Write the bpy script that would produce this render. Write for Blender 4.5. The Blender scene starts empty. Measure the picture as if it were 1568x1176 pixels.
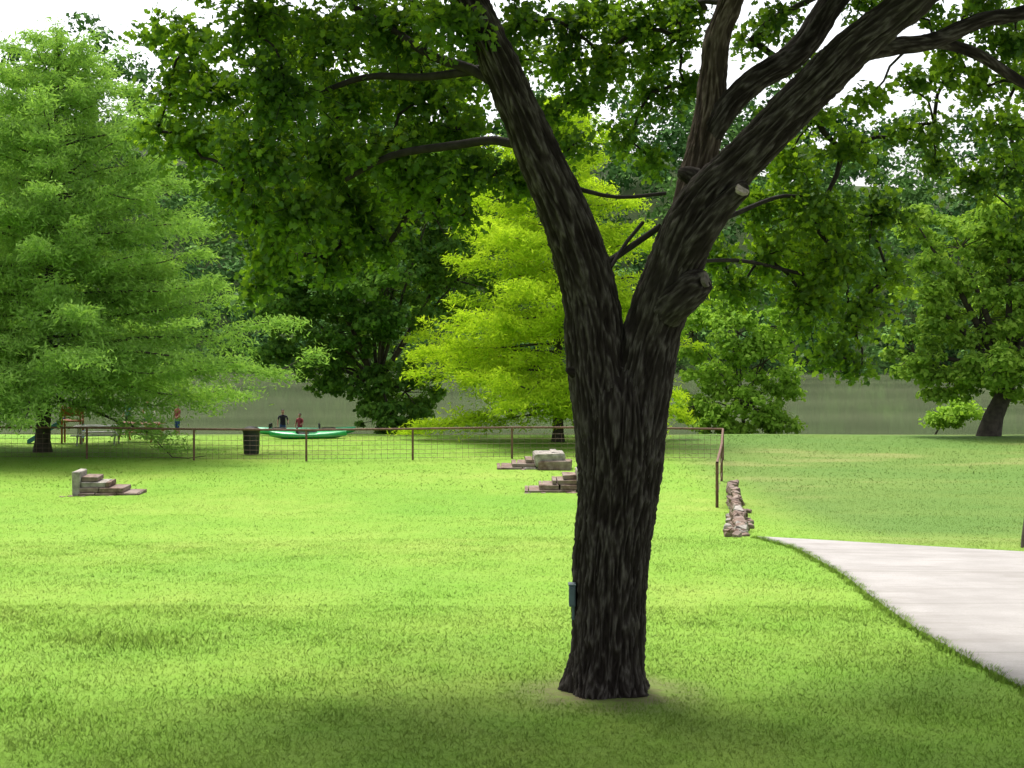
import bpy, math, random, bmesh
import numpy as np
from mathutils import Vector, noise as mn
random.seed(7); rng=np.random.default_rng(7)
F=2178.0; CZ=3.14; HY=450.0
def W(px,py,d):
    """world point from image pixel coordinates and an estimated depth (m)"""
    return np.array([(px-784)*d/F, d, CZ-(py-HY)*d/F])
# ------------------------------------------------------------------ terrain
YK=np.array([-80,-20,0,9,11.3,15,20,27,33,40,48,60,64,70,76,84,95,140,146,152,165,200,240,330,1600.])
DK=np.array([1.2,2.2,2.7,3.0,3.14,3.42,3.85,4.5,5.0,5.32,5.6,5.97,6.3,7.3,8.05,9,10,10,8.6,6.5,2,-16,-22,-26,-26.])
def ground(x,y):
    x=np.asarray(x,float); y=np.asarray(y,float)
    yy=np.stack([y+o for o in (-1.6,-.8,0,.8,1.6)])
    z=CZ-np.interp(yy,YK,DK).mean(0)
    z=z+0.05*np.sin(x*.35+1)*np.cos(y*.27)*np.clip((y-13)/10,0,1)
    far=np.clip((y-150)/50,0,1)
    z=z+far*(np.clip(-x,-60,90)*.07+2.0*np.sin(x*.06)+1.5*np.sin(x*.13+y*.05))
    return z
def g1(x,y): return float(ground(x,y))
def link(o,parent=None):
    bpy.context.scene.collection.objects.link(o)
    if parent is not None: o.parent=parent
    return o
def empty(name):
    e=bpy.data.objects.new(name,None); return link(e)
def mesh_np(name,V,faces_flat,k,mats,parent=None,smooth=False,fattr=None,vattr=None,matidx=None):
    V=np.asarray(V,np.float32); faces_flat=np.asarray(faces_flat,np.int32).ravel()
    nf=len(faces_flat)//k
    me=bpy.data.meshes.new(name)
    me.vertices.add(len(V)); me.vertices.foreach_set("co",V.ravel())
    me.loops.add(len(faces_flat)); me.loops.foreach_set("vertex_index",faces_flat)
    me.polygons.add(nf); me.polygons.foreach_set("loop_start",np.arange(0,nf*k,k,dtype=np.int32))
    me.polygons.foreach_set("loop_total",np.full(nf,k,np.int32))
    me.polygons.foreach_set("use_smooth",np.full(nf,smooth))
    me.update(calc_edges=True)
    for n,a in (fattr or {}).items():
        at=me.attributes.new(n,'FLOAT','FACE'); at.data.foreach_set("value",np.asarray(a,np.float32))
    for n,a in (vattr or {}).items():
        a=np.asarray(a,np.float32)
        if a.ndim==1:
            at=me.attributes.new(n,'FLOAT','POINT'); at.data.foreach_set("value",a)
        else:
            at=me.attributes.new(n,'FLOAT_VECTOR','POINT'); at.data.foreach_set("vector",a.ravel())
    for m in (mats if isinstance(mats,(list,tuple)) else [mats]): me.materials.append(m)
    o=bpy.data.objects.new(name,me); return link(o,parent)
# ------------------------------------------------------------------ materials
class N:
    def __init__(s,name):
        s.m=bpy.data.materials.new(name); s.m.use_nodes=True; s.t=s.m.node_tree
        s.t.nodes.clear(); s.out=s.t.nodes.new('ShaderNodeOutputMaterial')
    def n(s,typ,**kw):
        nd=s.t.nodes.new(typ)
        for k,v in kw.items(): setattr(nd,k,v)
        return nd
    def l(s,a,b): s.t.links.new(a,b)
    def noise(s,vec,scale,detail=4,rough=.55,dist=0):
        nd=s.n('ShaderNodeTexNoise'); nd.inputs['Scale'].default_value=scale; nd.inputs['Detail'].default_value=detail
        nd.inputs['Roughness'].default_value=rough; nd.inputs['Distortion'].default_value=dist
        if vec is not None: s.l(vec,nd.inputs['Vector'])
        return nd.outputs['Fac']
    def ramp(s,fac,stops):
        r=s.n('ShaderNodeValToRGB'); e=r.color_ramp.elements
        while len(e)<len(stops): e.new(.5)
        for i,(p,c) in enumerate(stops):
            e[i].position=p; e[i].color=(*c,1) if len(c)==3 else c
        s.l(fac,r.inputs['Fac']); return r.outputs['Color']
    def mix(s,fac,a,b,mode='MIX'):
        m=s.n('ShaderNodeMix',data_type='RGBA',blend_type=mode)
        for sock,v in ((m.inputs[0],fac),(m.inputs[6],a),(m.inputs[7],b)):
            if isinstance(v,(int,float)): sock.default_value=v
            elif isinstance(v,tuple): sock.default_value=(*v,1)
            else: s.l(v,sock)
        return m.outputs[2]
    def pos(s): return s.n('ShaderNodeNewGeometry').outputs['Position']
    def vmul(s,vec,v):
        m=s.n('ShaderNodeVectorMath',operation='MULTIPLY'); s.l(vec,m.inputs[0]); m.inputs[1].default_value=v; return m.outputs[0]
    def attr(s,name,o='Fac'):
        a=s.n('ShaderNodeAttribute',attribute_name=name); return a.outputs[o]
    def upn(s,k,up):
        geo=s.n('ShaderNodeNewGeometry'); vm=s.n('ShaderNodeVectorMath',operation='MULTIPLY_ADD'); s.l(geo.outputs['Normal'],vm.inputs[0]); vm.inputs[1].default_value=(k,k,k); vm.inputs[2].default_value=(0,0,up)
        nn=s.n('ShaderNodeVectorMath',operation='NORMALIZE'); s.l(vm.outputs[0],nn.inputs[0]); return nn.outputs[0]
    def bsdf(s,col,rough=.7,spec=.3,bump=None,bstr=.5,bdist=.02,metal=0):
        b=s.n('ShaderNodeBsdfPrincipled'); b.inputs['Roughness'].default_value=rough
        b.inputs['Specular IOR Level'].default_value=spec; b.inputs['Metallic'].default_value=metal
        if isinstance(col,tuple): b.inputs['Base Color'].default_value=(*col,1)
        else: s.l(col,b.inputs['Base Color'])
        if bump is not None:
            bp=s.n('ShaderNodeBump'); bp.inputs['Strength'].default_value=bstr; bp.inputs['Distance'].default_value=bdist
            s.l(bump,bp.inputs['Height']); s.l(bp.outputs[0],b.inputs['Normal'])
        return b.outputs[0]
    def done(s,sh): s.l(sh,s.out.inputs['Surface']); return s.m
def leaf_mat(name,c_dark,c_mid,c_light,trans=.45,tcol=None,scale=.5,up=.35,gloss=0):
    n=N(name); p=n.pos(); r=n.attr('rnd')
    a=n.ramp(n.noise(p,scale,2),[(.3,c_dark),(.52,c_mid),(.72,c_light)])
    b=n.ramp(r,[(0,c_dark),(.5,c_mid),(1,c_light)])
    c=n.mix(.5,a,b)
    df=n.n('ShaderNodeBsdfDiffuse'); n.l(c,df.inputs[0]); n.l(n.upn(1,up),df.inputs['Normal'])
    sh=df.outputs[0]
    if gloss:
        gl=n.n('ShaderNodeBsdfGlossy'); gl.inputs['Roughness'].default_value=.4; gl.inputs[0].default_value=(.9,1,.9,1)
        m0=n.n('ShaderNodeMixShader'); m0.inputs[0].default_value=gloss; n.l(df.outputs[0],m0.inputs[1]); n.l(gl.outputs[0],m0.inputs[2]); sh=m0.outputs[0]
    if trans:
        t=n.n('ShaderNodeBsdfTranslucent')
        tc=n.mix(1.0,c,tcol or (1.5,1.35,.55),'MULTIPLY'); n.l(tc,t.inputs['Color'])
        ms=n.n('ShaderNodeMixShader'); ms.inputs[0].default_value=trans
        n.l(sh,ms.inputs[1]); n.l(t.outputs[0],ms.inputs[2]); sh=ms.outputs[0]
    return n.done(sh)
def plain(name,col,rough=.6,spec=.4,var=.25,scale=6,metal=0):
    n=N(name); p=n.pos(); f=n.noise(p,scale,5)
    c=n.ramp(f,[(.3,tuple(v*(1-var) for v in col)),(.7,tuple(min(1,v*(1+var)) for v in col))])
    return n.done(n.bsdf(c,rough,spec,f,.3,.01,metal))
def grass_color(n):
    p=n.pos()
    big=n.noise(p,.16,3); mid=n.noise(n.vmul(p,(1,.7,1)),1.1,5,.65); fine=n.noise(p,7,4,.7)
    c=n.ramp(big,[(.3,(.142,.288,.032)),(.5,(.190,.315,.040)),(.7,(.240,.333,.056))])
    c=n.mix(n.ramp(mid,[(.40,(0,0,0)),(.62,(.5,.5,.5))]),c,(.132,.282,.022))
    c=n.mix(n.ramp(fine,[(.35,(.2,.2,.2)),(.6,(0,0,0))]),c,(.15,.20,.05))
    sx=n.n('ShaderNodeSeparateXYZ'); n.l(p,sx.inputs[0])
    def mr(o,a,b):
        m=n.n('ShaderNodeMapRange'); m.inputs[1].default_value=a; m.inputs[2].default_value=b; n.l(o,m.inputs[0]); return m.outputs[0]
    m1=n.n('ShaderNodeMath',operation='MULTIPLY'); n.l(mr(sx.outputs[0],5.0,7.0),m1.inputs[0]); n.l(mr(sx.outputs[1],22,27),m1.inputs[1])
    c=n.mix(m1.outputs[0],c,n.ramp(n.noise(n.vmul(p,(.6,1,1)),.22,3),[(.4,(.095,.175,.033)),(.58,(.12,.19,.038)),(.70,(.20,.225,.07))]))  # right-hand lawn: slight shade painted in as darker green, plus yellowish patches
    return n,c,fine,mid
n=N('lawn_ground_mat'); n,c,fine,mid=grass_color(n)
soil=n.noise(n.pos(),3,5,.7)
d=n.n('ShaderNodeVectorMath',operation='DISTANCE'); n.l(n.pos(),d.inputs[0]); d.inputs[1].default_value=(.75,11.2,0)
mr=n.n('ShaderNodeMapRange'); mr.inputs[1].default_value=.95; mr.inputs[2].default_value=.35; n.l(d.outputs['Value'],mr.inputs[0])
mm=n.n('ShaderNodeMath',operation='MULTIPLY'); n.l(mr.outputs[0],mm.inputs[0]); n.l(n.ramp(soil,[(.35,(.3,.3,.3)),(.6,(1,1,1))]),mm.inputs[1])
c=n.mix(mm.outputs[0],c,(.17,.14,.08))
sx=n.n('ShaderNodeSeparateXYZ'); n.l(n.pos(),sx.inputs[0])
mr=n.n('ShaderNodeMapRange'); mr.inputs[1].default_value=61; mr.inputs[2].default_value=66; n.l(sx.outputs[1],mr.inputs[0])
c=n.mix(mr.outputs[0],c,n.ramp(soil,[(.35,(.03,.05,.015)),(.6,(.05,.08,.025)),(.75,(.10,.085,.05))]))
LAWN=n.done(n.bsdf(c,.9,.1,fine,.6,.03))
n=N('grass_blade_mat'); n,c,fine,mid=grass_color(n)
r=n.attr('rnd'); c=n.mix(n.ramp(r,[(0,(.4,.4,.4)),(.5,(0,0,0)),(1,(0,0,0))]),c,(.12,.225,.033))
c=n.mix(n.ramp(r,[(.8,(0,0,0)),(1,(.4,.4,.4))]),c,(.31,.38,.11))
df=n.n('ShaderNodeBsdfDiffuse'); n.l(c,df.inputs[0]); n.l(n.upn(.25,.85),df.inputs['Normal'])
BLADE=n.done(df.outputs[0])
def barkmat(name,c0,c1,c2,cx):
    n=N(name); co=n.attr('bco','Vector'); ck=n.attr('crack')
    f=n.noise(n.vmul(co,(42,42,8)),1,6,.75); f2=n.noise(n.vmul(co,(1.5,1.5,.6)),1,3)
    c=n.ramp(ck,[(.06,c0),(.36,c1),(.9,c2)])
    c=n.mix(n.ramp(f,[(.38,(.75,.75,.75)),(.58,(0,0,0))]),c,cx)
    c=n.mix(n.ramp(f2,[(.5,(0,0,0)),(.7,(.15,.15,.15))]),c,c2)
    return n.done(n.bsdf(c,.92,.08,f,1.0,.03))
BARK=barkmat('bark_mat',(.014,.010,.009),(.046,.037,.032),(.140,.122,.110),(.028,.022,.019))
BARKB=barkmat('bark_brown_mat',(.022,.015,.011),(.085,.062,.048),(.24,.19,.155),(.06,.042,.031))
CUT=plain('cut_wood_mat',(.32,.27,.23),.8,.2,.35,40)
TWIG=plain('branch_bark_mat',(.030,.025,.022),.9,.2,.4,12)
WOOD=plain('tree_wood_mat',(.055,.045,.036),.9,.2,.4,5)
OAK=leaf_mat('oak_leaf_mat',(.026,.066,.018),(.066,.150,.024),(.18,.32,.032),.52,(2.1,1.8,.45),.8,.15,.03)
CYPL=leaf_mat('cypress_green_mat',(.16,.30,.06),(.26,.44,.09),(.36,.56,.13),.4,(1.1,1.1,.6),.5,.5)
CYPY=leaf_mat('cypress_yellow_mat',(.24,.40,.022),(.40,.58,.030),(.54,.70,.045),.4,(1.15,1.1,.6),.45,.5)
DARKT=leaf_mat('sycamore_dark_mat',(.045,.105,.025),(.09,.19,.035),(.20,.34,.050),.38,(1.2,1.2,.6),.4,.3)
MIDT=leaf_mat('bank_tree_mat',(.13,.25,.035),(.23,.40,.05),(.34,.52,.08),.4,(1.2,1.2,.6),.45,.35)
RGT=leaf_mat('right_tree_mat',(.09,.18,.03),(.19,.33,.045),(.36,.50,.08),.4,(1.2,1.2,.6),.4,.3)
FAR=leaf_mat('far_trees_mat',(.030,.080,.030),(.085,.180,.052),(.20,.35,.085),0,None,.09,.05)
# ------------------------------------------------------------------ geometry helpers
def catmull(P,step):
    P=np.asarray(P,float); out=[]
    Q=np.vstack([2*P[0]-P[1],P,2*P[-1]-P[-2]])
    for i in range(1,len(Q)-2):
        a,b,c,d=Q[i-1],Q[i],Q[i+1],Q[i+2]
        m=max(1,int(np.linalg.norm((c-b)[:3])/step))
        t=np.linspace(0,1,m,endpoint=False)[:,None]
        out.append(.5*((2*b)+(-a+c)*t+(2*a-5*b+4*c-d)*t**2+(-a+3*b-3*c+d)*t**3))
    out.append(Q[-2][None]); return np.vstack(out)
def tube(PR,segs,step):
    A=catmull(PR,step); P=A[:,:3]; R=np.maximum(A[:,3],.0015)
    T=np.gradient(P,axis=0); T/=np.linalg.norm(T,axis=1)[:,None]+1e-9
    L=np.concatenate([[0],np.cumsum(np.linalg.norm(np.diff(P,axis=0),axis=1))])
    u=np.cross(T[0],[0,1,0.01]); u/=np.linalg.norm(u)
    th=np.linspace(0,2*np.pi,segs,endpoint=False); c,s=np.cos(th),np.sin(th)
    V=[];B=[];NN=[]
    for i in range(len(P)):
        u=u-T[i]*np.dot(u,T[i]); u/=np.linalg.norm(u); v=np.cross(T[i],u)
        nn=c[:,None]*u+s[:,None]*v
        V.append(P[i]+R[i]*nn); NN.append(nn); B.append(np.stack([c*R[i],s*R[i],np.full(segs,L[i])],1))
    i=np.arange(len(P)-1)[:,None]*segs; j=np.arange(segs)[None]; j2=(j+1)%segs
    Q=np.stack([i+j,i+j2,i+segs+j2,i+segs+j],-1).reshape(-1,4)
    return np.vstack(V),Q,np.vstack(B),np.vstack(NN)
def tubes_mesh(name,lst,segs,step,mat,parent=None):
    V=[];Q=[];o=0
    for PR in lst:
        v,q,_,_=tube(PR,segs,step); V.append(v);Q.append(q+o);o+=len(v)
    return mesh_np(name,np.vstack(V),np.vstack(Q),4,mat,parent,True)
def leaves(name,C,size,tmpl,mat,parent=None,up=.6,nrm=None,tan=None,rnd=None):
    C=np.asarray(C); n_=len(C); size=np.asarray(size)*np.ones(n_)
    nr=rng.normal(size=(n_,3)); 
    if nrm is not None: nr=nr*.45+nrm
    nr[:,2]=nr[:,2]+up; nr/=np.linalg.norm(nr,axis=1)[:,None]
    t=rng.normal(size=(n_,3)) if tan is None else tan+rng.normal(size=(n_,3))*.35
    t-=nr*(t*nr).sum(1)[:,None]; t/=np.linalg.norm(t,axis=1)[:,None]+1e-9
    b=np.cross(nr,t); k=len(tmpl)
    V=C[:,None]+size[:,None,None]*(tmpl[None,:,0:1]*t[:,None]+tmpl[None,:,1:2]*b[:,None]+tmpl[None,:,2:3]*nr[:,None])
    return mesh_np(name,V.reshape(-1,3),np.arange(n_*k),k,mat,parent,False,{'rnd':rng.random(n_) if rnd is None else rnd})
OAKL=np.array([(-.5,0,0),(-.25,.36,.08),(0,.18,.03),(.12,.42,.08),(.55,0,-.06),(.12,-.42,.08),(0,-.18,.03),(-.25,-.36,.08)])
SLIM=np.array([(-.5,0,0),(-.05,.13,.02),(.5,0,-.06),(-.05,-.13,.02)])
HEX=np.array([(-.5,0,0),(-.1,.34,.08),(.5,.05,-.08),(.0,-.34,.05)])
# ------------------------------------------------------------------ ground sheet
ys=np.concatenate([np.arange(-80,4,4),np.arange(4,64,.4),np.arange(64,90,.7),np.arange(90,260,2.5),np.arange(260,1600,60)])
xs=np.concatenate([np.arange(-900,-120,60),np.arange(-120,-24,4),np.arange(-24,24,.5),np.arange(24,120,4),np.arange(120,901,60)])
X,Y=np.meshgrid(xs,ys); Z=ground(X,Y)
nx=len(xs); i=np.arange(len(ys)-1)[:,None]*nx; j=np.arange(nx-1)[None]
Q=np.stack([i+j,i+j+1,i+nx+j+1,i+nx+j],-1).reshape(-1,4)
mesh_np('ground',np.stack([X,Y,Z],-1).reshape(-1,3),Q,4,LAWN,None,True)
# river : murky, silt-laden water with a soft broken reflection
n=N('river_water_mat'); p=n.pos(); w=n.noise(n.vmul(p,(.10,.5,1)),1,2,.5)
c=n.ramp(n.noise(n.vmul(p,(.012,.10,1)),1,4,.6),[(.38,(.060,.076,.040)),(.62,(.098,.116,.064))])
df=n.n('ShaderNodeBsdfDiffuse'); n.l(c,df.inputs[0])
gl=n.n('ShaderNodeBsdfGlossy'); gl.inputs['Roughness'].default_value=.07; gl.inputs[0].default_value=(.85,.9,.75,1)
bp=n.n('ShaderNodeBump'); bp.inputs['Strength'].default_value=.06; bp.inputs['Distance'].default_value=.05; n.l(w,bp.inputs['Height']); n.l(bp.outputs[0],gl.inputs['Normal'])
ms=n.n('ShaderNodeMixShader'); ms.inputs[0].default_value=.45; n.l(df.outputs[0],ms.inputs[1]); n.l(gl.outputs[0],ms.inputs[2])
RIV=n.done(ms.outputs[0])
zw=CZ-8.0
mesh_np('river_water',[(-900,72,zw),(900,72,zw),(900,150,zw),(-900,150,zw)],[0,1,2,3],4,RIV)
# driveway
EY=np.array([-6,5,11.3,12.6,14.3,16.5,19,22.8,25.]); EX=np.array([5.4,4.4,4.07,4.03,4.05,4.2,4.42,4.55,4.3])
def inside_drive(x,y): return (x>np.interp(y,EY,EX))&(y<25-.62*(x-4.3))&(x<16)
rows=[]
for s in np.linspace(0,1,90):
    ya=25-31*s; a=np.array([np.interp(ya,EY,EX),ya]); b=np.array([16,17.75-23.75*s])
    t=np.linspace(0,1,30)[:,None]; rows.append(a*(1-t)+b*t)
R=np.array(rows); Zd=ground(R[...,0],R[...,1])+.03
V=np.concatenate([R,Zd[...,None]],-1).reshape(-1,3)
i=np.arange(89)[:,None]*30; j=np.arange(29)[None]
Q=np.stack([i+j,i+30+j,i+31+j,i+j+1],-1).reshape(-1,4)
n=N('concrete_mat'); p=n.pos(); f=n.noise(p,1.2,6,.6); f2=n.noise(p,40,4,.7)
c=n.ramp(f,[(.35,(.28,.262,.248)),(.65,(.36,.340,.325))]); c=n.mix(n.ramp(f2,[(.4,(.35,.35,.35)),(.6,(0,0,0))]),c,(.24,.225,.21))
c=n.mix(n.ramp(n.noise(n.vmul(p,(.5,2.5,1)),1,5,.7),[(.5,(0,0,0)),(.75,(.6,.6,.6))]),c,(.19,.17,.15))
c=n.mix(n.ramp(n.noise(p,.9,2),[(.62,(0,0,0)),(.72,(.35,.35,.35))]),c,(.18,.16,.14))
sx=n.n('ShaderNodeSeparateXYZ'); n.l(p,sx.inputs[0])
fr=n.n('ShaderNodeMath',operation='PINGPONG'); n.l(sx.outputs[1],fr.inputs[0]); fr.inputs[1].default_value=1.6
lt=n.n('ShaderNodeMath',operation='LESS_THAN'); n.l(fr.outputs[0],lt.inputs[0]); lt.inputs[1].default_value=.012
c=n.mix(lt.outputs[0],c,(.18,.17,.15))
dw=mesh_np('concrete_driveway',V,Q,4,n.done(n.bsdf(c,.85,.2,f2,.4,.005)),None,True)
sm=dw.modifiers.new('thick','SOLIDIFY'); sm.thickness=.12; sm.offset=-1
dwm=dw.data
if dwm.polygons[0].normal.z<0: dwm.flip_normals()
# ------------------------------------------------------------------ grass
def grass_zone(y0,y1,dens,h,w,marg=1.0):
    area=.5*(y1-y0)*(y0+y1)*.84+ (y1-y0)*2*marg
    m=int(area*dens); y=np.sqrt(rng.random(m)*(y1**2-y0**2)+y0**2)
    x=(rng.random(m)*2-1)*(y*.40+marg)
    keep=~inside_drive(x+.02,y)&(((x-.75)**2+(y-11.3)**2)>(.42+.25*rng.random(m))**2)
    q=np.sin(x*1.7+np.sin(y*1.3)*2)*np.sin(y*1.1+x)+.6*np.sin(x*5.3+y*2)*np.sin(y*4.7-x*2.2)
    keep&=rng.random(m)<(.80+.2*q)
    x,y,q=x[keep],y[keep],q[keep]; z=ground(x,y)-.004; k=len(x)
    tall=1+.25*np.clip(q,0,1)+.9*np.clip(1-((x+3.6)/1.1)**2-((y-13.6)/.7)**2,0,1)
    hh=h*(.4+1.1*rng.random(k))*tall; ww=w*(.6+.8*rng.random(k)); th=rng.random(k)*np.pi
    lean=rng.normal(size=(k,2))*.8*hh[:,None]
    dx,dy=np.cos(th)*ww/2,np.sin(th)*ww/2
    A=np.stack([x-dx,y-dy,z],1);B=np.stack([x+dx,y+dy,z],1);Cc=np.stack([x+lean[:,0],y+lean[:,1],z+hh],1)
    return np.stack([A,B,Cc],1).reshape(-1,3)
GV=np.vstack([grass_zone(7,11,4000,.024,.006),grass_zone(11,16,2300,.023,.008),grass_zone(16,25,850,.020,.010),grass_zone(25,38,260,.020,.015),grass_zone(38,60,60,.03,.03)])
# blades creeping over the drive edge
m=9000; yv=11+14*rng.random(m); xv=np.interp(yv,EY,EX)+rng.normal(size=m)*.035-.02+.03*np.sin(yv*9)
zv=ground(xv,yv)+.0; hh=.045*(.5+rng.random(m)); th=rng.random(m)*np.pi; dx,dy=np.cos(th)*.005,np.sin(th)*.005; le=rng.normal(size=(m,2))*.03; le[:,0]+=.02
GV=np.vstack([GV,np.stack([np.stack([xv-dx,yv-dy,zv],1),np.stack([xv+dx,yv+dy,zv],1),np.stack([xv+le[:,0],yv+le[:,1],zv+hh],1)],1).reshape(-1,3)])
nb=len(GV)//3
mesh_np('lawn_grass',GV,np.arange(len(GV)),3,BLADE,None,False,{'rnd':rng.random(nb)})
# ------------------------------------------------------------------ main oak tree
oak=empty('added_shade_tree')
def pr(px,py,r,d): p=W(px,py,d); return [p[0],p[1],p[2],r*d/F]
def barktube(name,lst,segs,step,mat,amp=.02,k=26,kz=3.0,flare=False):
    PR=[pr(*a) for a in lst]; V,Q,B,NN=tube(PR,segs,step)
    ck=np.empty(len(V)); dsp=np.empty(len(V)); of=Vector((random.random()*9,random.random()*9,random.random()*9))
    for i in range(len(V)):
        b=B[i]; q=Vector((b[0]*k,b[1]*k,b[2]*kz))+of
        wv=mn.noise(q*.7); wv2=mn.noise(q*.7+Vector((9,3,1)))
        q2=Vector((q.x+wv,q.y+wv2,q.z))
        r1=1-min(1,abs(mn.noise(q2))*3.0); r2=1-min(1,abs(mn.noise(q2*2.1+Vector((3,7,5))))*2.8)
        big=mn.noise(Vector((b[0]*3,b[1]*3,b[2]*1.3)))
        n2=mn.noise(Vector((q.x*2.2,q.y*2.2,q.z*6)))
        e=.64*r1+.40*r2*(.5+.5*r1)
        ck[i]=max(0,min(1,e*(.9+.6*n2)+.03)); dsp[i]=amp*(e*1.15-.6+.7*big+.25*n2)
    if flare:
        zz=V[:,2]; th=np.arctan2(B[:,1],B[:,0]); dsp+=np.clip(1-zz/.5,0,1)**2*.035*np.cos(5*th+.6)
    V=V+NN*dsp[:,None]
    return mesh_np(name,V,Q,4,mat,oak,True,None,{'bco':B+rng.random(3)*5,'crack':ck})
TR=[(928,1085,78,11.3),(928,1062,70,11.3),(928,1045,64,11.3),(929,1020,59,11.3),(931,980,56,11.3),(934,900,56,11.3),(940,820,58,11.3),(946,750,61,11.3),(949,700,65,11.3),(951,650,68,11.3),(952,615,66,11.34),(953,580,58,11.42),(954,550,46,11.46),(955,525,32,11.48),(956,505,10,11.5)]
barktube('trunk',TR,270,.010,BARK,.026,flare=True)
LL=[(932,760,38,11.27),(928,700,43,11.27),(924,640,46,11.27),(918,580,47,11.29),(911,520,45,11.3),(904,460,42,11.3),(890,400,40,11.25),(873,350,38,11.2),(854,300,36,11.15),(831,250,34,11.1),(809,200,32,11.05),(787,150,30,11),(766,100,28,10.95),(742,50,27,10.9),(717,0,27,10.85),(690,-60,25,10.8),(650,-160,22,10.7),(620,-280,17,10.6),(600,-400,10,10.6)]
barktube('left_limb',LL,150,.013,BARK,.021)
RL=[(960,760,38,11.25),(967,700,43,11.25),(975,640,46,11.25),(984,580,46,11.28),(996,520,44,11.3),(1014,460,43,11.25),(1036,400,41,11.2),(1058,345,40,11.15),(1085,300,36,11.1),(1120,262,33,11.05),(1160,222,32,11),(1215,165,31,10.95),(1260,120,31,10.9),(1310,70,30,10.85),(1360,30,28,10.8),(1410,-10,27,10.7),(1480,-80,23,10.6),(1560,-180,18,10.5),(1620,-300,10,10.4)]
barktube('right_limb',RL,150,.013,BARK,.021)
VL=[(1045,390,26,11.25),(1054,330,28,11.35),(1064,280,27,11.4),(1077,225,25,11.5),(1087,170,23,11.6),(1091,120,21,11.7),(1098,60,19,11.8),(1118,5,18,11.9),(1140,-70,15,12),(1150,-180,11,12.1),(1155,-300,6,12.2)]
barktube('upright_limb',VL,96,.014,BARKB,.014,26,2.8)
UB=[(1080,225,17,11.5),(1098,190,19,11.5),(1122,155,19,11.55),(1160,120,19,11.6),(1205,93,20,11.7),(1236,62,20,11.8),(1262,22,20,11.9),(1290,-20,19,12),(1330,-110,15,12.1),(1360,-220,9,12.2)]
barktube('inner_limb',UB,80,.015,BARK,.013,26,3)
barktube('side_branch_1',[(1300,85,17,10.9),(1335,77,15,10.95),(1375,70,14,11),(1430,62,13,11.1),(1500,32,12,11.2),(1568,18,11,11.3),(1660,-20,8,11.4),(1750,-40,4,11.5)],40,.025,BARK,.007,26,4)
barktube('side_branch_2',[(1415,64,10,11.1),(1450,68,9,11.2),(1500,85,9,11.3),(1568,128,8,11.5),(1650,170,5,11.7)],24,.03,BARK,.004,26,4)
barktube('cut_stub',[(1040,412,22,11.12),(1070,368,22,10.98),(1100,325,19,10.9),(1124,300,15,10.84),(1138,289,14,10.8),(1144,286,10,10.79),(1146,285,2,10.79)],60,.014,BARK,.012,24,3)
barktube('cut_knob',[(1020,480,26,11.15),(1042,458,28,11.05),(1062,440,26,11.0),(1076,430,21,10.97),(1083,426,15,10.95),(1085,425,3,10.95)],60,.012,BARK,.016,18,4)
barktube('bark_knob',[(900,572,18,11.25),(884,571,12,11.2),(872,568,7,11.18),(866,566,2,11.18)],28,.015,BARK,.006,18,3.5)
barktube('limb_collar',[(1040,265,8,11.25),(1055,268,14,11.22),(1078,278,16,11.2),(1095,272,9,11.2),(1100,268,2,11.2)],28,.02,BARK,.006,22,6)
def disc(name,c,nv,r,mat):
    t=np.linspace(0,2*np.pi,20,endpoint=False); nv=nv/np.linalg.norm(nv); u=np.cross(nv,[0,0,1.]); u/=np.linalg.norm(u); v=np.cross(nv,u)
    rr=r*(1+.10*np.sin(3*t)+.06*np.sin(5*t+1))
    ring=c+rr[:,None]*(np.cos(t)[:,None]*u+np.sin(t)[:,None]*v); back=ring-nv*.03
    V=np.vstack([ring,back,[c+nv*.008]])
    me=bpy.data.meshes.new(name); me.from_pydata([tuple(q) for q in V],[],[(a,(a+1)%20,40) for a in range(20)]+[(a,a+20,(a+1)%20+20,(a+1)%20) for a in range(20)])
    me.materials.append(mat); link(bpy.data.objects.new(name,me),oak)
disc('stub_cut_face',W(1137,289,10.725),np.array([.35,-.6,.7]),.050,CUT)
disc('knob_cut_face',W(1083,428,10.90),np.array([.85,-.5,.25]),.060,plain('old_cut_mat',(.11,.092,.08),.9,.2,.4,30))
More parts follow.
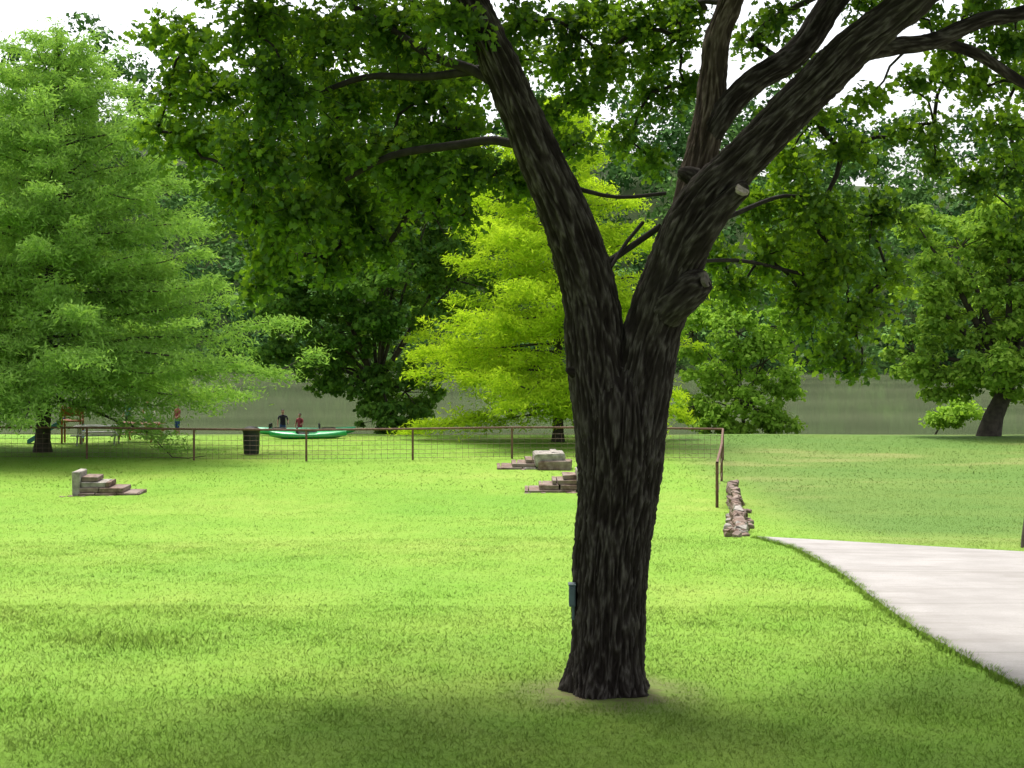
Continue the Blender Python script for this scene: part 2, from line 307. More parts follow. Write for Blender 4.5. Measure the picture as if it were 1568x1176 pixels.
# crown clumps (px,py,r,d,density)
BL=[(300,60,55,12.6,.7),(390,30,85,11.5,1),(500,50,90,12.4,1),(600,40,90,11.6,1),(680,30,60,10.6,.9),(330,140,75,12.3,1),(440,140,90,11.2,1),(550,150,90,12.8,1),(650,140,75,12.2,1),(290,215,60,12.5,1),(390,235,80,11.7,1.1),(500,240,85,12.6,1.1),(600,225,80,12,1),(700,200,60,12.4,.8),
(370,310,55,12.2,1.1),(460,330,75,12,1.2),(550,330,75,12.8,1.2),(640,290,60,12.2,1),(730,265,55,11.8,.9),(420,395,50,12.4,1.1),(505,395,45,12.7,1.1),(800,270,45,11.8,1),(260,130,35,12.5,.7),(590,380,35,12.6,.8),(710,330,30,12.2,.7),(740,90,50,12.6,.9),(700,120,50,13,.9),(440,90,60,13.2,.9),(620,90,60,13.4,.9),(250,60,35,12.8,.5),(240,200,30,12.6,.6),(390,445,28,12.4,.8),
(800,30,60,12.5,.8),(870,40,60,12.8,.9),(930,90,55,13,.9),(890,150,45,12.8,.7),(980,40,50,13,.8),(1000,140,45,13,.7),(880,220,35,12,.5),(960,210,38,13,.5),(1040,60,35,13,.6),(1000,250,25,12.8,.4),(850,100,50,13.3,.8),(1050,130,30,13,.5),(830,180,35,12.6,.6),(1150,60,30,13,.4),(1230,110,30,12.8,.4),(1170,180,28,12.8,.4),(920,20,50,13.4,.9),(1000,90,40,13.4,.7),(780,90,40,13.2,.8),(1030,10,40,13.3,.8),(1190,40,30,13.3,.5),(1250,180,28,13,.5),
(1150,320,45,13,.9),(1200,250,55,13.4,1),(1250,320,70,13,1.1),(1175,390,55,13,1.1),(1280,400,60,13.2,1.1),(1335,330,50,13.4,1),(1130,440,38,12.8,.9),(1235,460,60,13,1.1),(1310,480,48,13.4,1),(1360,420,35,13.5,.8),(1270,540,35,13.2,.8),(1290,230,40,13,.8),(1100,390,30,12.7,.6),(1320,560,22,13.3,.6),(1220,380,50,13.8,1),(1290,350,50,13.9,1),
(1490,130,40,12,.7),(1545,60,50,11.5,.9),(1400,15,45,11.5,.8),(1540,195,50,12.5,.7),(1330,150,28,11.5,.5),(1500,275,45,13.5,.8),(1565,255,50,13,.9),(1430,250,28,13,.5),(1200,20,35,12.5,.5),(1500,0,45,12,.9),(1060,10,40,12.5,.7),(1330,10,30,12.4,.6),(1560,330,35,13.5,.7),(1400,130,30,12.5,.5),(1430,190,30,12.8,.5),(1460,60,30,12,.5),(1385,200,25,13,.4),(1450,110,35,12.8,.6),(1560,120,40,12.6,.7)]
nvis=len(BL)
for _ in range(80):
    a=rng.random()*2*np.pi; rad=rng.random()**.6*5.6; zz=6.3+rng.random()*4.8*(1-(rad/7)**2)
    x=.9+rad*np.cos(a); y=11.0+rad*np.sin(a)
    if y<4: continue
    if (CZ+450*y/F)>zz-.6: continue
    BL.append(((x*F/y)+784,HY-(zz-CZ)*F/y,(.5+.35*rng.random())*F/y,y,.8))
nodes=[];par=[]
for lst in (LL[7:],RL[8:],VL[4:],UB[3:]):
    for a in lst: nodes.append(W(a[0],a[1],a[3])); par.append(-1)
for a in [(1430,62,11.1),(1500,32,11.2),(1568,18,11.3),(1500,85,11.3),(1568,128,11.5),(1400,66,11.05)]: nodes.append(W(*a)); par.append(-1)
nl=len(nodes); cen=[W(b[0],b[1],b[3]) for b in BL]; todo=set(range(len(cen)))
D=np.array(nodes); best={i:(np.linalg.norm(D-cen[i],axis=1).min(),int(np.linalg.norm(D-cen[i],axis=1).argmin())) for i in todo}
while todo:
    i=min(todo,key=lambda q:best[q][0]); todo.remove(i); nodes.append(cen[i]); par.append(best[i][1]); k=len(nodes)-1
    for q in todo:
        dd=np.linalg.norm(cen[q]-cen[i])*1.12
        if dd<best[q][0]: best[q]=(dd,k)
cnt=[1]*len(nodes)
for k in range(len(nodes)-1,nl-1,-1):
    if par[k]>=nl: cnt[par[k]]+=cnt[k]
br=[]
for k in range(nl,len(nodes)):
    a=nodes[par[k]];b=nodes[k];L=np.linalg.norm(b-a)
    r0=.005+.0048*math.sqrt(cnt[k]); m=(a+b)/2+np.array([rng.normal()*.08,rng.normal()*.08,.06])*L
    m2=a*.25+b*.75+rng.normal(size=3)*.05*L
    br.append([[*a,r0*1.15],[*m,r0],[*m2,r0*.85],[*b,r0*.7]])
C=[];SZ=[];TN=[]
for i,b in enumerate(BL):
    c=cen[i]; r=b[2]*b[3]/F*1.15; vis=i<nvis; nt=int((22 if vis else 9)*b[4]*(r/.45)**2)+4
    for t in range(nt):
        dv=rng.normal(size=3); dv/=np.linalg.norm(dv); dv[2]=dv[2]*.75-.05; Lr=r*(.45+.85*rng.random())
        st=c+dv*Lr*.15; en=c+dv*Lr+np.array([0,0,-.12*Lr]); mid_=(st+en)/2+np.array([0,0,.1*Lr])
        if t%2==0: br.append([[*c,.005],[*mid_,.0035],[*en,.002]])
        m=int((30 if vis else 16)*(.7+.6*rng.random()))
        s=rng.random(m)**.7; pt=st*(1-s)[:,None]+en*s[:,None]+np.array([0,0,.1*Lr])*(4*s*(1-s))[:,None]*.5
        pt=pt+rng.normal(size=(m,3))*.065
        C.append(pt); SZ.append((.050+.042*rng.random(m))*(1 if vis else 2)); tt=np.tile(dv,(m,1)); tt[:,2]-=.5; TN.append(tt)
C=np.vstack(C);SZ=np.concatenate(SZ);TN=np.vstack(TN)
leaves('leaves',C,SZ,OAKL,OAK,oak,.5,None,TN)
for lst in ([(757,125,9,11),(720,105,8,11),(660,85,7,11.2),(600,45,6,11.4),(540,10,5,11.5)],[(745,105,8,11),(650,118,6,11.2),(560,118,5,11.4),(470,150,4,11.6)],[(822,230,8,11.1),(760,215,7,11.2),(700,222,7,11.4),(600,238,6,11.6),(530,275,4,11.8)],
    [(925,405,6,11.25),(960,382,5,11.4),(1012,346,5,11.3)],[(880,288,4,11.2),(945,302,3,11.3),(1020,296,3,11.3)],[(1065,355,4,12),(1120,330,4,12.4),(1200,300,3,12.8),(1260,310,3,13)],[(1060,400,3,12),(1140,400,3,12.6),(1230,420,3,13)],[(985,340,3,11.5),(960,370,3,11.4),(935,410,3,11.2)]):
    br.append([pr(*a) for a in lst])
tubes_mesh('branches',br,6,.12,TWIG,oak)
print('oak leaves',len(C))
# unseen trees added either side of the view to shade the near lawn
def shade_tree(x,y,cx,cy,cz,rx,ry,rz,nc):
    e=empty('added_shade_tree'); z0=g1(x,y); hub=[cx,cy,cz]; wd=[[[x,y,z0-.2,.36],[x,y,z0+.5,.27],[x+.1,y+.1,z0+3,.23],[x+(cx-x)*.3,y+(cy-y)*.3,z0+6.5,.18],[cx,cy,cz,.07]]]; C=[];S=[]
    for q in range(nc):
        a=rng.random()*2*np.pi; rr=math.sqrt(rng.random()); cc=np.array([cx+rx*rr*math.cos(a),cy+ry*rr*math.sin(a),cz+rz*(rng.random()*2-1)*(1-.6*rr)]); m=110
        if HY-(cc[2]-1.1-CZ)*F/cc[1]>-5 and cc[1]>1: continue
        C.append(cc+rng.normal(size=(m,3))*np.array([.5,.5,.3])); S.append(.20+.10*rng.random(m)); wd.append([[*hub,.07],[*((cc+np.array(hub))/2+np.array([0,0,.2])),.05],[*cc,.015]])
    leaves('leaves',np.vstack(C),np.concatenate(S),HEX,OAK,e,.5); tubes_mesh('trunk',wd,10,.25,TWIG,e)
shade_tree(-8.5,4.0,-6,8.8,9.9,6.0,5.0,1.6,190)
shade_tree(9.5,3.5,4.0,8.8,10.0,5.5,4.8,1.6,165)
def rbox(bm,c,s,rot=0,bev=.0,jit=0,mi=0,seg=1):
    r=bmesh.ops.create_cube(bm,size=1); vs=r['verts']
    for v in vs: v.co=Vector((v.co.x*s[0],v.co.y*s[1],v.co.z*s[2]))
    if bev>0:
        es=list({e for v in vs for e in v.link_edges})
        rr=bmesh.ops.bevel(bm,geom=es,offset=bev,segments=2,affect='EDGES',profile=.6); vs=list({v for f in rr['faces'] for v in f.verts}|{v for v in vs if v.is_valid})
    cr,sr=math.cos(rot),math.sin(rot); fs={f for v in vs for f in v.link_faces}
    for v in vs:
        x,y=v.co.x,v.co.y
        if jit: 
            nz=mn.noise_vector(v.co*7+Vector(c)*3)*jit; x+=nz.x;y+=nz.y;v.co.z+=nz.z
        v.co=Vector((x*cr-y*sr+c[0],x*sr+y*cr+c[1],v.co.z+c[2]))
    for f in fs: f.material_index=mi
    return vs
def bobj(name,bm,mats,parent=None,smooth=False):
    me=bpy.data.meshes.new(name); bm.to_mesh(me); bm.free()
    for m in mats: me.materials.append(m)
    if smooth:
        for p in me.polygons: p.use_smooth=True
    return link(bpy.data.objects.new(name,me),parent)
p=W(876,912,11.2); bm=bmesh.new(); rbox(bm,p,(.05,.09,.16),0,.008); rbox(bm,p+np.array([-.005,-.048,.0]),(.042,.012,.13),0,.004); rbox(bm,p+np.array([.0,0,.09]),(.06,.1,.015),0,.004); rbox(bm,p+np.array([.01,0,-.13]),(.018,.018,.12),0,.004)
bobj('outlet_box',bm,[plain('outlet_mat',(.08,.12,.13),.5,.4)])
# ------------------------------------------------------------------ cypress generator
def cypress(name,x,y,H,Lmax,mat,trunk_r,zlow,nbr,seed,prof,dens=1.0,size=.2,droop=.0):
    global rng
    sv=rng; rng=np.random.default_rng(seed)
    e=empty(name); z0=g1(x,y); wood=[]; C=[];T=[]; S=[]
    lean=rng.normal(size=2)*.02
    wood.append([[x,y,z0-.2,trunk_r*1.5],[x,y,z0+.4,trunk_r*1.05],[x+lean[0]*H*.5,y,z0+H*.5,trunk_r*.6],[x+lean[0]*H,y,z0+H*.98,.03]])
    for b in range(nbr):
        f=zlow+(1-zlow)*((b+rng.random())/nbr)**1.05; az=b*2.39996+rng.normal()*.3
        L=Lmax*prof(f)*(.60+.6*rng.random()); zb=z0+f*H; el=.07+.55*f**2+rng.normal()*.12
        st=np.array([x+lean[0]*f*H,y,zb]); dv=np.array([np.cos(az),np.sin(az),0])
        ts=np.linspace(0,1,7)
        path=np.array([st+dv*L*t+np.array([0,0,L*(math.tan(el)*t-(droop+.16)*t*t+.10*t**3)]) for t in ts])
        path+=rng.normal(size=path.shape)*.03*L*ts[:,None]
        rb=.010+.008*L
        wood.append([[*q,max(.008,rb*(1-t*.85))] for q,t in zip(path,ts)])
        side=np.array([-dv[1],dv[0],0]); ntw=int(5+L*4.5)
        for k in range(ntw):
            t=.12+.88*rng.random()**.85; p0=np.array([np.interp(t,ts,path[:,c_]) for c_ in range(3)])
            sg=1 if k%2 else -1; tl=(.30*L*(1.1-t)+.35)*(.6+.7*rng.random())
            d2=dv*(.45+.5*rng.random())+side*sg*(.9-.5*t)+np.array([0,0,rng.normal()*.25]); d2/=np.linalg.norm(d2)
            m=int(24*dens*tl/.7)+6; s=rng.random(m)
            sub=rng.normal(size=(m,3))*np.array([.15,.15,.08])*(1+.3*tl)
            pt=p0+d2*(s*tl)[:,None]+sub-np.array([0,0,1])*(s**2*.16*tl)[:,None]
            C.append(pt); tt=np.tile(d2,(m,1))+rng.normal(size=(m,3))*.6; tt[:,2]-=.25; T.append(tt); S.append(np.full(m,size)*(.6+.8*rng.random(m)))
    m=int(500*dens); tz=rng.random(m); pt=np.stack([x+lean[0]*H+rng.normal(size=m)*.25*(1.1-tz),y+rng.normal(size=m)*.25*(1.1-tz),z0+H*(.9+.12*tz)],1); C.append(pt);T.append(rng.normal(size=(m,3)));S.append(np.full(m,size))
    C=np.vstack(C);T=np.vstack(T);S=np.concatenate(S)
    ok=C[:,2]>z0+.25; C,T,S=C[ok],T[ok],S[ok]
    leaves('needle_sprays',C,S,SLIM,mat,e,1.0,None,T); tubes_mesh('wood',wood,7,.5,WOOD,e); print(name,len(C))
    rng=sv
cypress('cypress_tree',(65-784)*51/F,51,14.6,8.0,CYPL,.27,.12,150,3,lambda f:min(1,(1-f)**.62*1.15)*(.80+.2*min(1,f/.2)),1.35,.20)
cypress('cypress_tree',(855-784)*57/F,57,13.6,6.9,CYPY,.22,.07,100,11,lambda f:min(1,(1-f)**.75*1.15)*(.8+.2*min(1,f/.2)),1.25,.22)
# ------------------------------------------------------------------ broadleaf trees from crown masses
def broad(name,base,blobs,d,mat,trunk_r,size,dens,seed,fork=None):
    r_=np.random.default_rng(seed); e=empty(name); bx,by=base; z0=g1(bx,by); C=[];S=[];NR=[];wood=[]
    cs=[W(b[0],b[1],d+(b[4] if len(b)>4 else 0)) for b in blobs]; top=np.mean(cs,0)
    fk=np.array([bx*.6+top[0]*.4,by,z0+(top[2]-z0)*.35]) if fork is None else np.array(fork)
    wood.append([[bx,by,z0-.3,trunk_r*1.4],[bx+(fk[0]-bx)*.3,by,z0+(fk[2]-z0)*.4,trunk_r],[*fk,trunk_r*.75]])
    for b,c in zip(blobs,cs):
        rx,rz=b[2]*d/F,b[3]*d/F; ry=.8*(rx+rz)/2+.5
        wood.append([[*fk,trunk_r*.5],[*((fk+c)/2+np.array([0,0,.3])),trunk_r*.3],[*c,.03]])
        ns=int(14+10*rx*rz)
        for q in range(ns):
            v=r_.normal(size=3); v/=np.linalg.norm(v); rad=.35+.65*r_.random()**.6
            cc=c+v*np.array([rx,ry,rz])*rad; sr=(.24+.38*r_.random()**1.5)*(.7+.12*rx)
            m=int(90*dens*(sr/.45)**1.6*(.5+r_.random())); u=r_.normal(size=(m,3)); u/=np.linalg.norm(u,axis=1)[:,None]
            pt=cc+u*np.array([1.25,1.25,.65])*sr*(.35+.85*r_.random(m))[:,None]
            pt[:,2]-=.1*sr; C.append(pt); NR.append(u*.8); S.append(size*(.5+1.0*r_.random(m)))
            if q%4==0: wood.append([[*c,.03],[*((c+cc)/2),.02],[*cc,.01]])
    C=np.vstack(C);S=np.concatenate(S);NR=np.vstack(NR); ok=C[:,2]>z0+.15; C,S,NR=C[ok],S[ok],NR[ok]
    leaves('leaves',C,S,HEX,mat,e,.5,NR); tubes_mesh('wood',wood,7,.6,WOOD,e); print(name,len(C))
broad('sycamore_tree',((585-784)*66/F,66),[(450,310,90,70),(560,330,90,80,2),(660,320,90,90),(480,400,90,70),(590,440,100,80,-1),(520,510,80,60),(700,430,80,90,2),(560,590,58,45),(500,560,55,45,1),(440,460,50,55),(620,600,60,50,-1),(600,640,50,30,-2),(640,230,80,60,2),(760,300,70,70,3),(420,540,30,30)],66,DARKT,.2,.25,.85,21)
broad('sycamore_tree',((1140-784)*66/F,66),[(1130,510,50,40),(1170,555,46,45),(1095,565,45,45,1),(1150,620,55,38,-1),(1190,500,28,30),(1065,620,40,36),(1195,590,25,30),(1110,460,30,30,1),(1060,510,40,45,2),(1185,640,35,22,-1),(1110,650,45,18,-1)],66,MIDT,.10,.22,1.0,22)
broad('added_shade_tree',((1500-784)*62/F,61),[(1470,380,80,60),(1545,340,70,60),(1420,460,52,60),(1500,490,90,75),(1570,430,80,90,1),(1400,540,42,45),(1455,585,55,38),(1560,585,60,35),(1640,470,80,100),(1405,345,30,35),(1620,360,80,70),(1530,560,60,40,-2)],61,RGT,.42,.23,.95,23,fork=W(1545,590,61))
broad('willow_shrub',((1440-784)*66/F,67),[(1450,640,28,16),(1470,625,25,18)],66,MIDT,.05,.2,1,24)
# elm standing beside the drive
xr,yr=8.72,23.7; z0=g1(xr,yr); e=empty('elm_tree')
tubes_mesh('trunk',[[[xr,yr,z0-.2,.24],[xr,yr,z0+.4,.19],[xr+.3,yr,z0+2.5,.16],[xr+1.2,yr-.2,z0+5,.12],[xr+1.5,yr,z0+8,.04]],[[xr+.3,yr,z0+3,.1],[xr+2.6,yr-.3,z0+5.6,.06],[xr+3.5,yr,z0+7,.02]]],16,.1,WOOD,e)
C=[];S=[]
for q in range(60):
    v=rng.normal(size=3); v/=np.linalg.norm(v); cc=np.array([xr+1.9,yr,z0+8.1])+v*np.array([2.2,2.2,1.8])*(.3+.7*rng.random()); m=200
    C.append(cc+rng.normal(size=(m,3))*np.array([.38,.38,.24])); S.append(.12+.06*rng.random(m))
leaves('leaves',np.vstack(C),np.concatenate(S),HEX,OAK,e,.5)
# ------------------------------------------------------------------ far bank woods
C=[];S=[];NR=[];RN=[]
def crown(cx,cy,zc,rx,rz,nn,sz,tone):
    for q in range(int(nn)):
        v=rng.normal(size=3); v/=np.linalg.norm(v); v[1]=-abs(v[1]) if rng.random()<.7 else v[1]
        cc=np.array([cx,cy,zc])+v*np.array([rx,rx,rz])*(.5+.5*rng.random()); sr=rx*(.20+.14*rng.random()); m=int(50*(.6+.8*rng.random()))
        u=rng.normal(size=(m,3)); u/=np.linalg.norm(u,axis=1)[:,None]
        C.append(cc+u*np.array([1.2,1.2,.75])*sr*(.5+.6*rng.random(m))[:,None]); NR.append(u*.8); S.append(sz*(.6+.8*rng.random(m))); RN.append(np.clip(tone+(u[:,2]*.15)+rng.normal(size=m)*.15,0,1))  # clump tops lighter, undersides darker: shading painted into the leaf tone
for row,(yy,st,rx0) in enumerate([(147.0,2.6,2.6),(153,4.2,3.6),(161,5.2,4.2),(170,6,4.6),(180,6.4,5),(191,6.6,5.2),(203,7,5.4),(217,7.5,5.6)]):
    x=-78.
    while x<80:
        x+=st*(.7+.6*rng.random()); y=yy+rng.normal()*2; z=g1(x,y) if y>149 else zw
        rx=rx0*(.8+.5*rng.random()); rz=rx*(.9+.6*rng.random())
        zc=z+rz*(.75 if row<2 else .95)
        if row==0: zc=zw+rz*.7
        crown(x,y,zc,rx,rz,15,.46+.05*row,rng.random())
C=np.vstack(C);print('far',len(C))
leaves('distant_trees',C,np.concatenate(S),HEX,FAR,None,.4,np.vstack(NR),None,np.concatenate(RN))
# ------------------------------------------------------------------ fence
RUST=plain('rusty_pipe_mat',(.14,.075,.05),.75,.3,.35,9)
WIRE=plain('wire_mat',(.18,.12,.09),.7,.3,.2,9)
fe=empty('pipe_fence')
def fx(px,d): return (px-784)*d/F
DF=48.0
line=[(fx(p_,DF),DF) for p_ in (-190,-30,133,297,469,632,784,945,1107)]+[(fx(1105,40.5),40.5),(fx(1098,33.5),33.5)]
PH=1.05
post=[];rail=[];wire=[]
for x,y in line: z=g1(x,y); post.append([[x,y,z-.2,.037],[x,y,z+PH/2,.037],[x,y,z+PH,.037]])
for si,(a,b) in enumerate(zip(line[:-1],line[1:])):
    za,zb=g1(*a)+PH,g1(*b)+PH; rail.append([[a[0],a[1],za,.036],[(a[0]+b[0])/2,(a[1]+b[1])/2,(za+zb)/2,.036],[b[0],b[1],zb,.036]])
    L=math.dist(a,b)
    for h in ((.08,.22,.36,.52,.68,.84) if si<8 else (.25,.65)): wire.append([[a[0],a[1]-.03,za-PH+h,.0055],[b[0],b[1]-.03,zb-PH+h,.0055]])
    m=int(L/.2) if si<8 else 0
    for i in range(1,m): t=i/m; x=a[0]+(b[0]-a[0])*t; y=a[1]+(b[1]-a[1])*t; z=za-PH+(zb-za)*t; wire.append([[x,y-.03,z+.03,.004],[x,y-.03,z+.86,.004]])
tubes_mesh('posts',post,10,1,RUST,fe); tubes_mesh('top_rail',rail,10,3,RUST,fe); tubes_mesh('wire_mesh',wire,4,5,WIRE,fe)
# ------------------------------------------------------------------ stone work
n=N('sandstone_mat'); p=n.pos(); f=n.noise(p,5,6,.65); f2=n.noise(p,1.6,2)
c=n.ramp(f,[(.3,(.07,.045,.035)),(.5,(.17,.115,.09)),(.7,(.30,.23,.18))]); c=n.mix(n.ramp(f2,[(.45,(0,0,0)),(.65,(.5,.5,.5))]),c,(.28,.24,.21))
STONE=n.done(n.bsdf(c,.9,.15,f,.9,.03))
PALE=plain('pale_stone_mat',(.27,.245,.215),.9,.2,.5,6)
def steps(name,x,y,dirn,L,H,depth=.9):
    """ruined stepped cheek wall: tall end block, slabs stepping down"""
    bm=bmesh.new(); z=g1(x,y)-.06; nc=4; ch=H*.9/nc; runs=(1.,.74,.5,.3)
    rbox(bm,(x,y,z+H/2+.05),(.20,depth*.8,H+.10),.03,.025,.02,1)
    for k in range(nc):
        ln=L*runs[k]; pos=.10
        while pos<ln:
            w=min(ln-pos+.03,.40+.35*random.random()); 
            rbox(bm,(x+dirn*(pos+w/2),y+random.uniform(-.02,.02)+k*.03,z+ch*(k+.5)+.02),(w-.015,depth*(1-.10*k),ch*.94),random.uniform(-.03,.03),.015,.02,0 if random.random()<.85 else 1); pos+=w
    for q in range(5): rbox(bm,(x+dirn*random.uniform(-.3,L),y-depth/2-random.uniform(.05,.2),z+.06),(.15,.13,.08),random.random()*3,.02,.03,0)
    bobj(name,bm,[STONE,PALE])
steps('stone_step_wall',fx(122,36.5),36.5,1,1.6,.58)
steps('stone_step_wall',fx(848,44.5),44.5,-1,1.75,.5,1.2)
bm=bmesh.new(); xx,yy=fx(845,44.5),44.2
rbox(bm,(xx-.1,yy,g1(xx,yy)+.3),(.95,.9,.42),.1,.08,.05,1); rbox(bm,(xx+.1,yy-.1,g1(xx,yy)+.14),(1.0,.95,.3),-.1,.05,.04,0); bobj('stone_block',bm,[STONE,PALE])
steps('stone_step_wall',fx(888,38),38,-1,1.45,.55,1.0)
bm=bmesh.new()
for k in range(30):
    t=k/29; y=34.4-8.9*t; x=(1122-784)/F*y*(1-t)+t*(1136-784)/F*y
    hh=.66*(1-.72*t)
    z=g1(x,y)-.1; lay=3 if t<.6 else 2
    for q in range(lay):
        rbox(bm,(x+random.uniform(-.04,.04),y+random.uniform(-.05,.05),z+hh*(q+.5)/lay),(.12+.09*random.random(),.32,hh/lay*random.uniform(.8,1)),random.uniform(-.4,.4),.035,.09,1 if random.random()<.25 else 0)
for q in range(34):
    y=24.9+7*random.random(); x=(1134-784)/F*y+random.uniform(-.25,.2); rbox(bm,(x,y,g1(x,y)+.04),(.14,.13,.10),random.random()*3,.03,.05,random.choice((0,0,1)))
bobj('stone_retaining_wall',bm,[STONE,PALE])
# ------------------------------------------------------------------ kayaks, bin, picnic things
def kayak(name,x,y,L,rot,mat,dark,lift=0):
    e=empty(name); ts=np.linspace(-1,1,33); V=[];Fq=[];ms=16
    for t in ts:
        w=.37*max(.05,(1-abs(t)**3.2)); rise=.07*abs(t)**3; h=.15*(1-.45*abs(t)**5)+.02
        for a in np.linspace(0,2*np.pi,ms,endpoint=False):
            cz=math.sin(a); xx=t*L/2; yy=w*math.cos(a); zz=h*cz*(1 if cz<0 else .8)+rise+.15
            if abs(t+.05)<.28 and cz>.5: zz-=.14*(cz-.5)*2*(1-(abs(t+.05)/.28)**4)
            V.append((xx,yy,zz))
    for i in range(32):
        for j in range(ms): Fq.append((i*ms+j,i*ms+(j+1)%ms,(i+1)*ms+(j+1)%ms,(i+1)*ms+j))
    Fq.append(tuple(range(ms))); Fq.append(tuple(32*ms+j for j in range(ms))[::-1])
    me=bpy.data.meshes.new('hull'); me.from_pydata(V,[],Fq); me.materials.append(mat)
    for p_ in me.polygons: p_.use_smooth=True
    link(bpy.data.objects.new('hull',me),e)
    bm=bmesh.new(); rbox(bm,(-.45,0,.34),(.06,.42,.26),0,.02); rbox(bm,(-.2,0,.20),(.45,.4,.05),0,.02); bobj('seat',bm,[dark],e)
    rim=[[ -.05*L/2+.27*L/2*math.cos(a),.27*math.sin(a),.27,.018] for a in np.linspace(0,2*np.pi,17)]
    tubes_mesh('cockpit_rim',[rim],6,.1,dark,e)
    e.location=(x,y,g1(x,y)+lift); e.rotation_euler=(0,0,rot)
KG=plain('kayak_green_mat',(.018,.34,.10),.35,.5,.1); KT=plain('kayak_lime_mat',(.06,.42,.20),.35,.5,.1); BK=plain('black_plastic_mat',(.012,.013,.014),.5,.4)
kayak('kayak',fx(472,57.5),57.5,3.1,.10,KG,BK); kayak('kayak',fx(430,60.5),60.5,2.3,-.12,KT,BK,.02); kayak('kayak',fx(505,61),61,2.2,.25,KT,BK,.0)
bx,by=fx(385,50.5),50.5; bz=g1(bx,by); prf=[(.0,.24),(.05,.27),(.4,.29),(.8,.30),(.84,.33),(.88,.33),(.9,.30),(.97,.2),(1.0,.03)]
tubes_mesh('trash_bin',[[[bx,by,bz+a,r] for a,r in prf]],20,.04,BK)
WHT=plain('white_table_mat',(.42,.40,.38),.6,.3,.1); ORG=plain('orange_plastic_mat',(.32,.09,.04),.5,.3,.1); BLU=plain('blue_plastic_mat',(.06,.18,.36),.5,.3,.1)
def picnic(name,x,y,rot,mat):
    bm=bmesh.new(); 
    rbox(bm,(0,0,.74),(1.8,.75,.04),0,.01)
    for s in (-1,1): rbox(bm,(0,s*.68,.44),(1.8,.26,.04),0,.01)
    for s in (-1,1):
        rbox(bm,(s*.65,0,.40),(.06,1.5,.06),0,.01)
        for q in (-1,1):
            vs=rbox(bm,(s*.7,q*.3,.36),(.06,.07,.74),0,.01)
            for v in vs: v.co.y+=q*(.74-v.co.z)*.5-q*.15
    o=bobj(name,bm,[mat]); o.location=(x,y,g1(x,y)); o.rotation_euler=(0,0,rot)
picnic('picnic_table',fx(150,55),55,.1,WHT); picnic('picnic_table',fx(215,57),57,-.2,ORG)
bm=bmesh.new()
for s in (-1,1):
    for q in (0,.7): rbox(bm,(q,s*.35,.75),(.07,.07,1.5),0,.01,0,1)
rbox(bm,(.35,0,.9),(.8,.75,.06),0,.01,0,1); rbox(bm,(.35,-.36,1.25),(.8,.04,.3),0,.01,0,1); rbox(bm,(.35,.36,1.25),(.8,.04,.3),0,.01,0,1)
for k in range(3): rbox(bm,(.74,0,.22+.24*k),(.05,.7,.05),0,.01,0,0)
for off,w,h in ((0,.5,.04),(-.26,.04,.2),(.26,.04,.2)):
    vs=rbox(bm,(-.65,off,.5),(1.35,w,h),0,.01,0,0)
    for v in vs: v.co.z+=(v.co.x+.65)*.62
o=bobj('play_slide',bm,[BLU,ORG]); o.location=(fx(97,56),56,g1(fx(97,56),56)); o.rotation_euler=(0,0,.15)
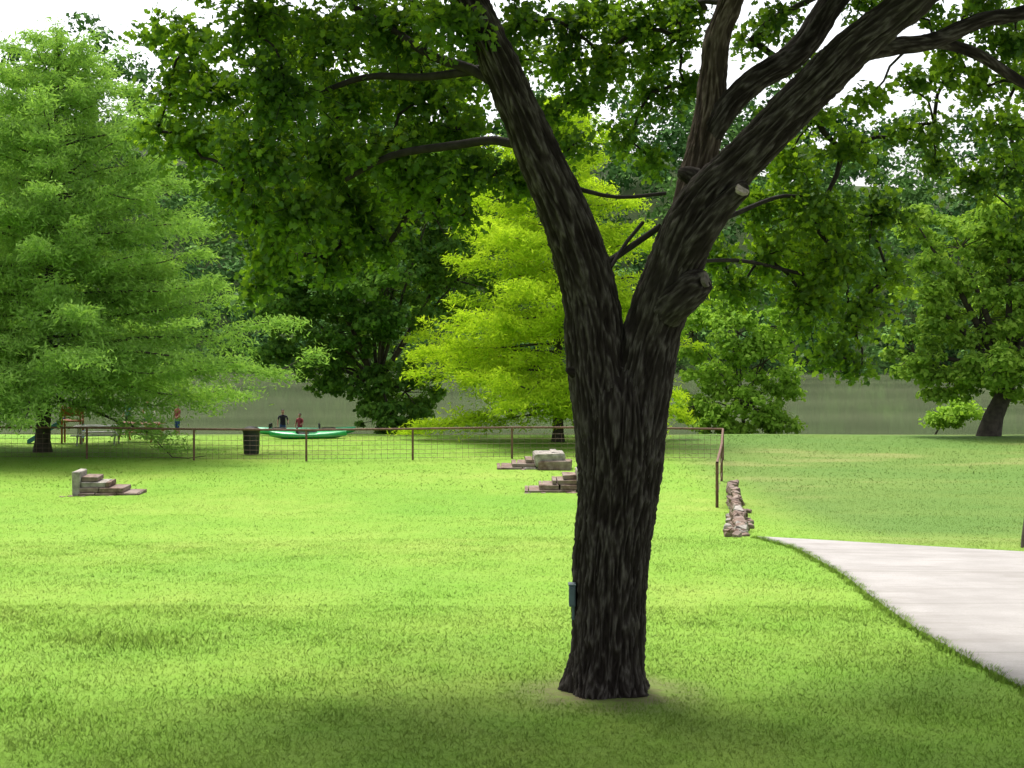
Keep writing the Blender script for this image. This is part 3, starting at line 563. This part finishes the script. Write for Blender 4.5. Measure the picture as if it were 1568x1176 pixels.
# ------------------------------------------------------------------ people
SKIN=plain('skin_mat',(.42,.24,.16),.6,.3,.05); HAIR=plain('hair_mat',(.03,.02,.015),.7,.3,.1)
def person(name,x,y,rot,H,shirt,shorts,arm=0):
    e=empty(name); s=H/1.72
    J={'pel':(0,0,.92),'sp':(0,0,1.12),'ch':(0,0,1.32),'nk':(0,0,1.47),'hd0':(0,.01,1.54),'hl':(-.10,0,.88),'kl':(-.12,-.03,.49),'al':(-.13,.02,.08),'fl':(-.14,-.14,.03),'hr':(.10,0,.88),'kr':(.12,-.05,.49),'ar':(.14,.04,.08),'fr':(.15,-.12,.03),
       'sl':(-.19,0,1.39),'el':(-.26,-.02,1.12),'wl':(-.27,-.12,.88),'pl':(-.27,-.15,.79),'sr':(.19,0,1.39),'er':(.26,-.06,1.13),'wr':(.22,-.24,1.0+arm),'pr':(.20,-.30,1.0+arm)}
    R={'pel':.14,'sp':.13,'ch':.15,'nk':.06,'hd0':.055,'hl':.10,'kl':.062,'al':.042,'fl':.035,'hr':.10,'kr':.062,'ar':.042,'fr':.035,'sl':.065,'el':.045,'wl':.03,'pl':.03,'sr':.065,'er':.045,'wr':.03,'pr':.03}
    ks=list(J); E=[('pel','sp'),('sp','ch'),('ch','nk'),('nk','hd0'),('pel','hl'),('hl','kl'),('kl','al'),('al','fl'),('pel','hr'),('hr','kr'),('kr','ar'),('ar','fr'),('ch','sl'),('sl','el'),('el','wl'),('wl','pl'),('ch','sr'),('sr','er'),('er','wr'),('wr','pr')]
    me=bpy.data.meshes.new('body'); me.from_pydata([J[k] for k in ks],[(ks.index(a),ks.index(b)) for a,b in E],[])
    o=link(bpy.data.objects.new('body',me)); bpy.context.view_layer.objects.active=o
    m=o.modifiers.new('s','SKIN'); 
    for i_,k in enumerate(ks): me.skin_vertices[0].data[i_].radius=(R[k],R[k]*.8)
    me.skin_vertices[0].data[0].use_root=True
    o.modifiers.new('ss','SUBSURF').levels=2; 
    dg=bpy.context.evaluated_depsgraph_get(); nm=bpy.data.meshes.new_from_object(o.evaluated_get(dg)); bpy.data.objects.remove(o)
    nm.materials.clear()
    for q in (shirt,shorts,SKIN): nm.materials.append(q)
    for p_ in nm.polygons:
        c_=p_.center; mi=2
        if abs(c_.x)<.23 and .95<c_.z<1.47: mi=0
        elif c_.z>1.22 and c_.z<1.47: mi=0
        elif c_.z<=.96 and c_.z>.5 and abs(c_.x)<.22: mi=1
        p_.material_index=mi; p_.use_smooth=True
    link(bpy.data.objects.new('body',nm),e)
    bm=bmesh.new(); bmesh.ops.create_uvsphere(bm,u_segments=20,v_segments=14,radius=1)
    for v in bm.verts:
        q=v.co.copy(); v.co=Vector((q.x*.075,q.y*.095,q.z*.115)); 
        if q.z<-.2: v.co.x*=1+.25*q.z; v.co.y=v.co.y*(1+.1*q.z)-.005
        if q.y<-.85 and -.35<q.z<.1: v.co.y-=.018
        if abs(q.x)>.93 and abs(q.z)<.3: v.co.x*=1.12
        v.co.z+=1.61
    bobj('head',bm,[SKIN],e,True)
    bm=bmesh.new(); bmesh.ops.create_uvsphere(bm,u_segments=20,v_segments=14,radius=1)
    bmesh.ops.delete(bm,geom=[v for v in bm.verts if v.co.z<-.1+.0 and v.co.y<.2 or (v.co.y<-.55 and v.co.z<.45) or v.co.z<-.6],context='VERTS')
    for v in bm.verts: v.co=Vector((v.co.x*.083,v.co.y*.103+.006,v.co.z*.122+1.617))
    bobj('hair',bm,[HAIR],e,True)
    e.scale=(s,s,s); e.location=(x,y,g1(x,y)); e.rotation_euler=(0,0,rot)
C1=plain('shirt_red_mat',(.25,.05,.06),.8,.1,.1);C2=plain('shirt_dark_mat',(.03,.03,.04),.8,.1,.1);C3=plain('shirt_white_mat',(.45,.45,.47),.8,.1,.05);C4=plain('shorts_blue_mat',(.04,.08,.2),.8,.1,.1)
person('person',fx(433,72.5),72.5,.3,1.72,C2,C4); person('person',fx(459,71.5),71.5,-.5,1.5,C1,C2,arm=.1)
person('person',fx(226,61),61,.9,1.65,C3,C4); person('person',fx(196,62),62,-.8,1.6,BLU,C2,arm=.15); person('person',fx(272,67),67,-.8,1.6,C1,C4)
# ------------------------------------------------------------------ light, sky, camera
el=math.radians(62); az=math.radians(-22)
sd=Vector((math.sin(az)*math.cos(el),math.cos(az)*math.cos(el),math.sin(el)))
L=bpy.data.lights.new('sun','SUN'); L.energy=4.5; L.angle=math.radians(18); L.color=(1,.96,.88)
lo=link(bpy.data.objects.new('sun',L)); lo.rotation_euler=sd.to_track_quat('Z','Y').to_euler(); lo.location=(0,0,60)
w=bpy.data.worlds.new('World'); bpy.context.scene.world=w; w.use_nodes=True; t=w.node_tree; t.nodes.clear()
sk=t.nodes.new('ShaderNodeTexSky'); sk.sky_type='NISHITA'; sk.sun_disc=False; sk.sun_elevation=el; sk.sun_rotation=az; sk.air_density=1.0; sk.dust_density=4; sk.ozone_density=1
hs=t.nodes.new('ShaderNodeHueSaturation'); hs.inputs['Saturation'].default_value=.3; hs.inputs['Value'].default_value=1.95
bg=t.nodes.new('ShaderNodeBackground'); bg.inputs['Strength'].default_value=.15; wo=t.nodes.new('ShaderNodeOutputWorld')
t.links.new(sk.outputs[0],hs.inputs['Color']); t.links.new(hs.outputs[0],bg.inputs[0]); t.links.new(bg.outputs[0],wo.inputs[0])
cam=bpy.data.cameras.new('camera'); co=link(bpy.data.objects.new('camera',cam)); cam.lens=36*F/1568; cam.sensor_width=36
co.location=(0,0,CZ); co.rotation_euler=(math.pi/2,0,0); cam.shift_y=-(588-HY)/1568; cam.clip_end=4000; cam.clip_start=.1
sc=bpy.context.scene; sc.camera=co
sc.view_settings.view_transform='Standard'; sc.view_settings.look='None'; sc.view_settings.exposure=0
